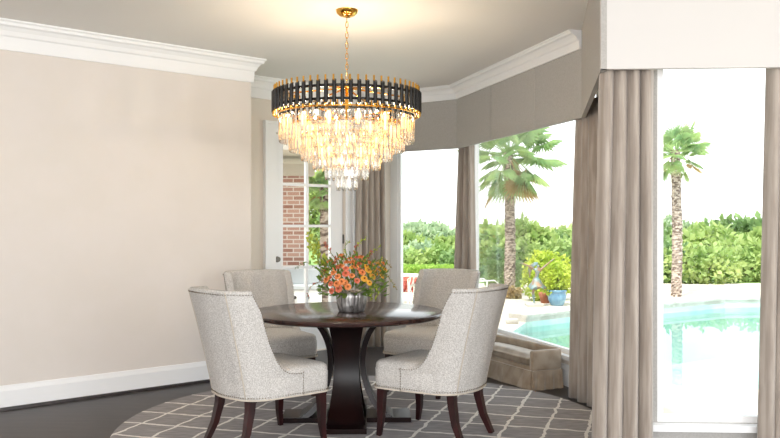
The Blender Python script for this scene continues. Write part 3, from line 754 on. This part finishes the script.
struct(MB().prism([(-150, 24), (150, 24), (150, 150), (-150, 150)], GZ-.3, GZ).build('lawn', M['grass']))
b = MB(); n = len(POOL); b.v = [(x, y, GZ) for x, y in POOL]+[(x, y, GZ-1.2) for x, y in POOL]
b.f = [(i, (i+1) % n, n+(i+1) % n, n+i) for i in range(n)]+[tuple(n+i for i in range(n))]
struct(b.build('pool_basin', M['basin']))
b = MB(); b.v = [(x, y, GZ-.1) for x, y in POOL]; b.f = [tuple(range(n))]
o = b.build('pool_water', M['water']); tag(o, 'turquoise pool water beyond the velvet bench and window', 'water', kind='stuff')
far = [Vector(POOL[i]) for i in (0, 9, 8, 7)]
sweep('pool_coping', [p for p in far], [(0, GZ), (-.42, GZ), (-.42, GZ+.13), (.03, GZ+.13), (.03, GZ+.08), (0, GZ+.08)], M['coping'])
b = MB().rbox((0, 0, .04), (.22, .16, .1), .03, 2); tag(b.build('garden_rock', M['coping'], smooth=True, loc=tuple(on_ground(512, 323.5, GZ))), 'small pale rock lying on the paving at the pool edge', 'rock')

# foliage
def blob(b, c, r, n, s, rg, flat=.6):
    for i in range(n):
        while True:
            u = Vector((rg.uniform(-1, 1), rg.uniform(-1, 1), rg.uniform(-1, 1)))
            if .05 < u.length <= 1: break
        u = u.normalized()*(u.length**.35)
        k = 1+.22*noise.noise(u*2.3+Vector(c)*.7)
        p = Vector((c[0]+u.x*r[0]*k, c[1]+u.y*r[1]*k, c[2]+u.z*r[2]*k))
        d = Vector((rg.uniform(-1, 1), rg.uniform(-1, 1), rg.uniform(-1, 1))).normalized(); d = (d+u*.6).normalized()
        e = d.cross(Vector((rg.uniform(-1, 1), rg.uniform(-1, 1), rg.uniform(-1, 1)))).normalized(); L = s*rg.uniform(.7, 1.3)
        b.add([p, p+d*L*.5+e*L*.3, p+d*L, p+d*L*.5-e*L*.3], [(0, 1, 2, 3)])
def plant(name, px, ytop, ybot, D, wpx, m, label, cat, n=900, s=.12, lobes=4, trunk=False, seed=0, g=GZ, group=None, dz=None):
    rg = random.Random(seed+int(px*7)+int(D*3)); X = (px-CX)/F*D; zt = CH-(ytop-HY)/F*D; zb = max(g, CH-(ybot-HY)/F*D) if ybot else g
    t = empty(name, (X, D, g), 0, label, cat, group); h = zt-zb; wd = wpx/F*D/2; b = MB()
    for i in range(lobes):
        f = (i+.5)/lobes; cx_ = (f-.5)*2*wd*.62; hh = h*(.5 if lobes == 1 else rg.uniform(.36, .5)); 
        if i == lobes//2: hh = h*.5
        blob(b, (cx_, rg.uniform(-.25, .25)*wd, (zb-g)+hh), (wd*(.62 if lobes > 1 else 1), (dz or wd)*.6, hh), n//lobes, s, rg)
    b.build('foliage', M[m], t)
    tk = MB(); tk.tube([(0, 0, 0), (.02, 0, (zb-g)+h*.5)], [max(.03, wd*.06), max(.015, wd*.03)], 7)
    if lobes > 1:
        for i in (-1, 1): tk.tube([(0, 0, (zb-g)+h*.1), (i*wd*.4, 0, (zb-g)+h*.55)], [max(.02, wd*.035), .01], 6)
    tk.build('trunk', M['bark'], t)
    return t
# far tree line
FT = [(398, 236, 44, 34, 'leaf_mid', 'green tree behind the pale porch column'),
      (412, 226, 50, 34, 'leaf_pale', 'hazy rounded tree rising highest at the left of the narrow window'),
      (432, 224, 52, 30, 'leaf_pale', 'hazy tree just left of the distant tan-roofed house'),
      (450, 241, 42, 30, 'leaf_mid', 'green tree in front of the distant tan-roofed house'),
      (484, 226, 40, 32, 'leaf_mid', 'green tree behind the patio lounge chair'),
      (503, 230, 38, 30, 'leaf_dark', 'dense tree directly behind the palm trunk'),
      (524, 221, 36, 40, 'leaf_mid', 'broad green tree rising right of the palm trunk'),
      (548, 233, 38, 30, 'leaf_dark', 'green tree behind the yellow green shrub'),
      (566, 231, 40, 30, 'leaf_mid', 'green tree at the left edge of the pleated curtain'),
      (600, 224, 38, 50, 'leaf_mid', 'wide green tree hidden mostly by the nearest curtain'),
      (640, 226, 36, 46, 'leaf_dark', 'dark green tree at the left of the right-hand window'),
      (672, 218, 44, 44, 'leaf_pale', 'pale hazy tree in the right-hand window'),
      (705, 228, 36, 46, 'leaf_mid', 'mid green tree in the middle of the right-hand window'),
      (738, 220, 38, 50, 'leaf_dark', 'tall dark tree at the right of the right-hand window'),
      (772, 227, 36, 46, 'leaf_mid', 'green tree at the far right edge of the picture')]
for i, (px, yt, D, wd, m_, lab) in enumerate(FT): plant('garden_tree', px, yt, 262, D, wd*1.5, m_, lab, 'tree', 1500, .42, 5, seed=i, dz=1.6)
# shrubs in the middle distance
SH = [(406, 250, 28, 30, 'leaf_mid', 'leafy shrub behind the patio table, left part'), (424, 244, 29, 26, 'leaf_pale', 'grey green shrub behind the clipped hedge'),
      (441, 247, 28, 26, 'leaf_mid', 'shrub behind the clipped hedge next to the corner curtain'), (462, 248, 27, 26, 'leaf_dark', 'shrub behind the corner curtain'),
      (486, 244, 26, 26, 'leaf_mid', 'shrub behind the patio lounge chair'), (503, 248, 25, 24, 'leaf_dark', 'dark shrub at the foot of the palm'),
      (522, 240, 25, 28, 'leaf_mid', 'tall shrub behind the dancer statue'), (545, 243, 26, 30, 'leaf_mid', 'shrub behind the yellow green bush'),
      (568, 240, 26, 30, 'leaf_mid', 'shrub beside the pleated curtain edge'), (615, 244, 25, 50, 'leaf_mid', 'shrub just right of the nearest curtain'), (655, 240, 25, 46, 'leaf_dark', 'dark shrub beyond the pool at right'),
      (700, 245, 24, 50, 'leaf_mid', 'spreading shrub beyond the pool at right'), (745, 240, 25, 52, 'leaf_mid', 'full shrub furthest right beyond the pool')]
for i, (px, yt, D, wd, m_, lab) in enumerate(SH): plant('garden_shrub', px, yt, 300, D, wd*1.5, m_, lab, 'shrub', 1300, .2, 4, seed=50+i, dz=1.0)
# clipped hedge, flower bed
def hedge(name, x0, x1, yt, D, m, label, cat, dep=.8, n=2600, s=.07):
    rg = random.Random(3); X0, X1 = (x0-CX)/F*D, (x1-CX)/F*D; zt = CH-(yt-HY)/F*D; h = zt-GZ; b = MB()
    b.box(((X1-X0)/2, 0, h*.48), (X1-X0-.1, dep*.85, h*.93))
    for i in range(n):
        fc = rg.random(); x = rg.uniform(0, X1-X0)
        if fc < .5: p = Vector((x, -dep/2, rg.uniform(0, h)))
        else: p = Vector((x, rg.uniform(-dep/2, dep/2), h))
        p += Vector((rg.gauss(0, .02), rg.gauss(0, .02), rg.gauss(0, .02))); d = Vector((rg.uniform(-1, 1), rg.uniform(-1, .2), rg.uniform(-.2, 1))).normalized(); e = d.cross(Vector((rg.uniform(-1, 1), 1, rg.uniform(-1, 1)))).normalized()
        L = s*rg.uniform(.7, 1.3); b.add([p, p+d*L*.5+e*L*.35, p+d*L, p+d*L*.5-e*L*.35], [(0, 1, 2, 3)])
    return tag(b.build(name, M[m], loc=(X0, D, GZ)), label, cat)
hedge('clipped_hedge', 392, 470, 267, 24, 'leaf_hedge', 'long low clipped hedge beyond the red flowers', 'hedge', n=3600)
hedge('clipped_hedge', 484, 520, 263, 22.8, 'leaf_dark', 'short dark clipped hedge behind the palm trunk', 'hedge', n=2000)
rg = random.Random(8); b = MB()
D = 21.2
for i in range(1500):
    x = rg.uniform((396-CX)/F*D, (432-CX)/F*D); p = Vector((x, D+rg.uniform(-.5, .5), GZ+rg.uniform(0, .40)))
    d = Vector((rg.uniform(-1, 1), rg.uniform(-1, 1), rg.uniform(-.2, 1))).normalized(); e = d.orthogonal().normalized(); L = .08; b.add([p, p+d*L*.5+e*L*.4, p+d*L, p+d*L*.5-e*L*.4], [(0, 1, 2, 3)])
tag(b.build('red_flower_bed', M['leaf_red']), 'bed of small red flowers in front of the clipped hedge', 'flower bed', kind='stuff')
# potted lime shrub, statue, pots
bp = on_ground(557, 305.5, GZ)
b = MB().lathe([(.001, 0), (.12, 0), (.14, .02), (.19, .12), (.205, .22), (.19, .29), (.215, .32), (.215, .345), (.18, .345), (.17, .30), (.001, .30)], 28)
tag(b.build('glazed_pot', M['bluepot'], smooth=True, loc=tuple(bp)), 'large blue glazed pot beyond the pool', 'pot')
plant('potted_shrub', 557, 262, 292, bp.y+.0, 30, 'leaf_lime', 'yellow green bush growing in the blue glazed pot', 'shrub', 900, .1, 3, seed=90)
plant('garden_shrub', 548, 252, 301, bp.y+1.2, 46, 'leaf_lime', 'big yellow green bush behind the statue and blue pot', 'shrub', 1900, .12, 5, seed=91)
p2 = on_ground(511, 301, GZ)
plant('bedding_plant', 513, 288, 301, 19.0, 16, 'leaf_dry', 'rusty brown clump of leaves at the foot of the palm', 'plant', 500, .08, 3, seed=92)
pb = on_ground(545, 303, GZ)
b = MB().lathe([(.001, 0), (.09, 0), (.13, .16), (.15, .22), (.13, .24), (.001, .22)], 20)
tag(b.build('clay_pot', M['terracotta'], smooth=True, loc=tuple(pb)), 'small brown clay pot between the statue and the blue pot', 'pot')

# dancer statue
st = on_ground(534, 306, GZ); D = st.y
sroot = empty('dancer_statue', tuple(st), 0, 'bronze statue of a leaping dancer with outstretched arms by the pool', 'statue')
MB().rbox((0, 0, .03), (.36, .30, .06), .01, 2).build('plinth', M['coping'], sroot)
def skin(name, verts, edges, radii, m, parent, root=0, lv=2):
    me = bpy.data.meshes.new(name); me.from_pydata(verts, edges, []); o = bpy.data.objects.new(name, me); C.objects.link(o); o.parent = parent
    mo = o.modifiers.new('skin', 'SKIN'); sv = me.skin_vertices[0].data
    for i, r in enumerate(radii): sv[i].radius = (r, r) if not isinstance(r, tuple) else r; sv[i].use_root = (i == root)
    s = o.modifiers.new('sub', 'SUBSURF'); s.levels = lv; s.render_levels = lv; mo.use_smooth_shade = True; me.materials.append(m); return o
sv = [(.05, 0, .56), (.06, 0, .66), (.08, -.01, .74), (.085, -.01, .80), (.09, -.015, .845), (.085, -.02, .90),    # pelvis waist chest neck head
      (.02, 0, .53), (-.02, -.01, .34), (-.01, 0, .16), (.0, -.02, .07), (.02, -.06, .065),       # standing leg
      (.09, .02, .53), (.16, .02, .42), (.06, .16, .36), (.0, .26, .40),                             # lifted leg
      (.02, 0, .79), (-.12, -.02, .87), (-.27, -.02, .93), (-.31, -.02, .94),
      (.15, 0, .79), (.28, .0, .90), (.40, -.01, 1.0), (.44, -.01, 1.03)]
se = [(0, 1), (1, 2), (2, 3), (3, 4), (4, 5), (0, 6), (6, 7), (7, 8), (8, 9), (9, 10), (0, 11), (11, 12), (12, 13), (13, 14), (3, 15), (15, 16), (16, 17), (17, 18), (3, 19), (19, 20), (20, 21), (21, 22)]
sr = [.055, .04, .055, .05, .02, .05, .045, .033, .026, .018, .014, .045, .036, .026, .014, .028, .02, .015, .01, .028, .02, .015, .01]
sb = skin('body', sv, se, sr, M['verdigris'], sroot)
b = MB(); N = 24
for i, (zz, r) in enumerate(((.62, .05), (.56, .085), (.48, .13), (.42, .17), (.39, .19))):
    for j in range(N):
        a = 2*PI*j/N; k = 1+.14*math.sin(5*a+1)*i/4; b.v.append((.05+r*k*math.cos(a)+.02*i/4, r*.8*k*math.sin(a), zz+.03*math.sin(3*a)*i/4))
for i in range(4):
    for j in range(N): q = i*N; b.f.append((q+j, q+(j+1) % N, q+N+(j+1) % N, q+N+j))
so = b.build('skirt', M['verdigris'], sroot, smooth=True); so.modifiers.new('t', 'SOLIDIFY').thickness = .008
b = MB()
for k in range(5): b.tube([(.085, .0, .93), (.02-.01*k, .02, .93-.02*k), (-.08, .03, .87-.035*k), (-.13+.01*k, .03, .78-.04*k)], [.02, .022, .018, .006], 6)
b.build('hair', M['verdigris'], sroot, smooth=True)

# palms
def palm(px, ybase, ytop, D, wpx, label, crown=1.0, nf=30, seed=1, dead=8, g=GZ):
    rg = random.Random(seed); X = (px-CX)/F*D; zt = CH-(ytop-HY)/F*D; H = zt-g; r = wpx/F*D/2
    t = empty('fan_palm', (X, D, g), 0, label, 'palm tree'); b = MB(); N = 60; n = 14
    for i in range(N+1):
        z = H*i/N
        for j in range(n):
            a = 2*PI*j/n; k = r*(1+.10*math.sin(i*2.1+j*2.7)+.08*rg.uniform(-1, 1))*(1.15-.2*i/N); b.v.append((k*math.cos(a)+.03*math.sin(z*1.1), k*math.sin(a), z))
    for i in range(N):
        for j in range(n): q = i*n; b.f.append((q+j, q+(j+1) % n, q+n+(j+1) % n, q+n+j))
    b.f.append(tuple(range(n))[::-1]); b.f.append(tuple(N*n+j for j in range(n)))
    b.build('trunk', M['trunk'], t)
    for f in range(nf+dead):
        dd = f >= nf; a = f*2.4+rg.uniform(-.3, .3); el = rg.uniform(-.25, 1.25) if not dd else rg.uniform(-1.2, -.55)
        L = crown*rg.uniform(.42, .62); dirv = Vector((math.cos(a)*math.cos(el), math.sin(a)*math.cos(el), math.sin(el)))
        b = MB(); p0 = Vector((0, 0, H-.05)); p1 = p0+dirv*L; b.tube([p0, p0.lerp(p1, .5)+Vector((0, 0, .03)), p1], [.014, .011, .008], 5)
        side = dirv.cross(Vector((0, 0, 1))).normalized(); up = side.cross(dirv); nl_ = 21; fl_ = crown*rg.uniform(.36, .5)*(1 if not dd else .8)
        for j in range(nl_):
            g_ = (j/(nl_-1)-.5)*PI*1.35; d = dirv*math.cos(g_)+side*math.sin(g_)+up*.12*math.cos(2*g_); d.normalize(); L2 = fl_*(1-.25*abs(g_)/2)
            wv = (dirv*-math.sin(g_)+side*math.cos(g_))*.011*crown; tip_ = p1+d*L2+Vector((0, 0, -.20*L2*(1.6 if abs(g_) > .9 else 1)))
            m1 = p1+d*L2*.6; b.add([p1, m1+wv, tip_, m1-wv], [(0, 1, 2), (0, 2, 3)])
        b.build('frond', M['leaf_dry'] if dd and rg.random() < .3 else M['leaf_palm'], t)
    return t
palm(509, 297, 153, 19.3, 9.5, 'tall fan palm with shaggy trunk and drooping crown beyond the pool', 1.5, 30, 4, 16)
palm(676, 297, 150, 19.5, 9.0, 'fan palm standing in the right-hand window beyond the pool', .95, 26, 9, 8)

# patio table and chairs
pt = on_ground(405, 303, GZ); t = empty('patio_table', tuple(pt), 0, 'pale round metal table on the patio near the column', 'table')
MB().lathe([(.001, .62), (.36, .62), (.37, .63), (.36, .645), (.001, .645)], 32).build('tabletop', M['patiowhite'], t)
for i in range(4):
    a = PI/2*i+.5; MB().tube([(.26*math.cos(a), .26*math.sin(a), .62), (.14*math.cos(a), .14*math.sin(a), .3), (.30*math.cos(a), .30*math.sin(a), 0)], .014, 6).build('leg', M['patiowhite'], t)
def patio_chair(px, py, rz, label, hb=.75, lean=.15):
    p = on_ground(px, py, GZ); t = empty('patio_chair', tuple(p), rz, label, 'chair', None)
    MB().rbox((0, 0, .40), (.46, .46, .03), .012, 2).build('seat', M['sling'], t)
    b = MB(); b.add([(-.21, -.22, .42), (.21, -.22, .42), (.21, -.22-lean, .42+hb*.75), (-.21, -.22-lean, .42+hb*.75), (-.21, -.24, .42), (.21, -.24, .42), (.21, -.24-lean, .42+hb*.75), (-.21, -.24-lean, .42+hb*.75)],
                    [(0, 1, 2, 3), (7, 6, 5, 4), (0, 4, 5, 1), (2, 6, 7, 3), (1, 5, 6, 2), (0, 3, 7, 4)]); b.build('backrest', M['sling'], t)
    for s in (-1, 1):
        MB().tube([(s*.24, .2, .4), (s*.25, .24, .0)], .014, 6).build('leg', M['patiowhite'], t)
        MB().tube([(s*.24, -.2, .4), (s*.25, -.28, .0)], .014, 6).build('leg', M['patiowhite'], t)
        MB().tube([(s*.25, .22, .05), (s*.26, .24, .55), (s*.26, .16, .61), (s*.24, -.26, .60)], .013, 6).build('armrest', M['patiowhite'], t)
    return t
patio_chair(421, 303, 1.3, 'small pale patio chair beside the round patio table', .35)
patio_chair(482, 309, -1.25, 'high-backed pale patio lounge chair behind the right corner of the far window', .95, .30)
# porch column
cpos = at(394.5, 300, 10.4)
b = MB().lathe([(.15, 0), (.15, .06), (.125, .10), (.115, .14), (.11, 3.0)], 32); tag(b.build('porch_column', M['patiowhite'], smooth=True, angle=.6, loc=(cpos.x, cpos.y, GZ)), 'round white porch column standing outside the far window', 'column')
# brick wall and outdoor kitchen seen through the French door
bx0, bx1 = (268-CX)/F*11.3, (306-CX)/F*11.3
b = MB(); b.box((0, 0, 1.23), (bx1-bx0, .4, 2.46)); bo_ = b.build('brick_pier', M['brick'], loc=((bx0+bx1)/2, 11.5, GZ)); tag(bo_, 'red brick pier seen through the glass of the French door', 'brick wall')
b = MB(); b.box((-2.9, 11.6, 2.42), (5.2, 3.4, .2), .2)
struct(b.build('porch_ceiling', M['porch']))
b = MB(); b.box((-1.7, 11.15, 2.13), (1.25, .3, .16), .25); struct(b.build('trim_6', M['porch']))
kc = Vector(((296-CX)/F*10.6, 10.75))
kt = empty('kitchen_cabinet', (kc.x, kc.y, GZ), 0, 'white outdoor kitchen cabinet with grey counter behind the French door', 'cabinet')
MB().rbox((0, 0, .45), (.62, .5, .9), .01, 1).build('body', M['cabinet'], kt)
MB().rbox((0, -.262, .58), (.54, .02, .10), .004, 1).build('drawer', M['cabinet'], kt)
MB().rbox((0, -.262, .27), (.54, .02, .44), .004, 1).build('cabinet_door', M['cabinet'], kt)
MB().tube([(-.24, -.29, .70), (.24, -.29, .70)], .012, 8).build('rail_handle', M['steel'], kt)
for i in (-1, 0, 1): MB().tube([(i*.17, -.25, .80), (i*.17, -.285, .80)], .022, 12).build('knob', M['steel'], kt)
MB().rbox((0, 0, .93), (.66, .55, .06), .01, 1).build('countertop', M['counter'], kt)
MB().rbox((0, .12, 1.06), (.60, .2, .22), .02, 2).build('grill_hood', M['counter'], kt)
palm(323, 300, 186, 13.5, 9, 'small shaggy palm seen through the right glass of the French door', .55, 22, 15, 6)
plant('garden_shrub', 331, 196, 300, 15, 20, 'leaf_dark', 'dark green shrub seen through the right edge of the French door', 'shrub', 1200, .13, 3, seed=71)
plant('garden_tree', 318, 168, 250, 20, 40, 'leaf_mid', 'green tree seen high through the French door glass', 'tree', 1400, .2, 4, seed=72)
b = MB(); b.box((0, 0, .25), (.36, .36, .5)); b.lathe([(.001, .5), (.2, .5), (.2, .54), (.001, .54)], 4)
tag(b.build('dark_planter', M['steel'], loc=tuple(on_ground(324, 322, GZ))), 'dark square planter outside the French door behind the flowers', 'planter')

# distant houses
def far_house(px0, px1, yeave, yridge, ybot, D, label):
    X0, X1 = (px0-CX)/F*D, (px1-CX)/F*D; ze, zr = CH-(yeave-HY)/F*D, CH-(yridge-HY)/F*D; w_ = X1-X0
    t = empty('distant_house', ((X0+X1)/2, D, GZ), 0, label, 'house'); ze -= GZ; zr -= GZ
    MB().box((0, 0, ze/2), (w_, 6, ze)).build('wall', M['house'], t)
    o = .4; b = MB(); b.add([(-w_/2-o, -3-o, ze), (w_/2+o, -3-o, ze), (w_/2+o, 3+o, ze), (-w_/2-o, 3+o, ze), (-w_*.15, 0, zr), (w_*.15, 0, zr)], [(0, 1, 5, 4), (1, 2, 5), (2, 3, 4, 5), (3, 0, 4), (3, 2, 1, 0)]); b.build('roof', M['roof'], t)
    for i in (-1, 1): MB().box((i*w_*.22, -3.02, ze*.75), (.9, .06, 1.1)).build('window', M['steel'], t)
far_house(440, 476, 234, 226, 260, 62, 'distant pale house with tan hip roof left of the corner curtain')
far_house(549, 590, 231, 222, 260, 60, 'distant pale house showing above the yellow green bush')
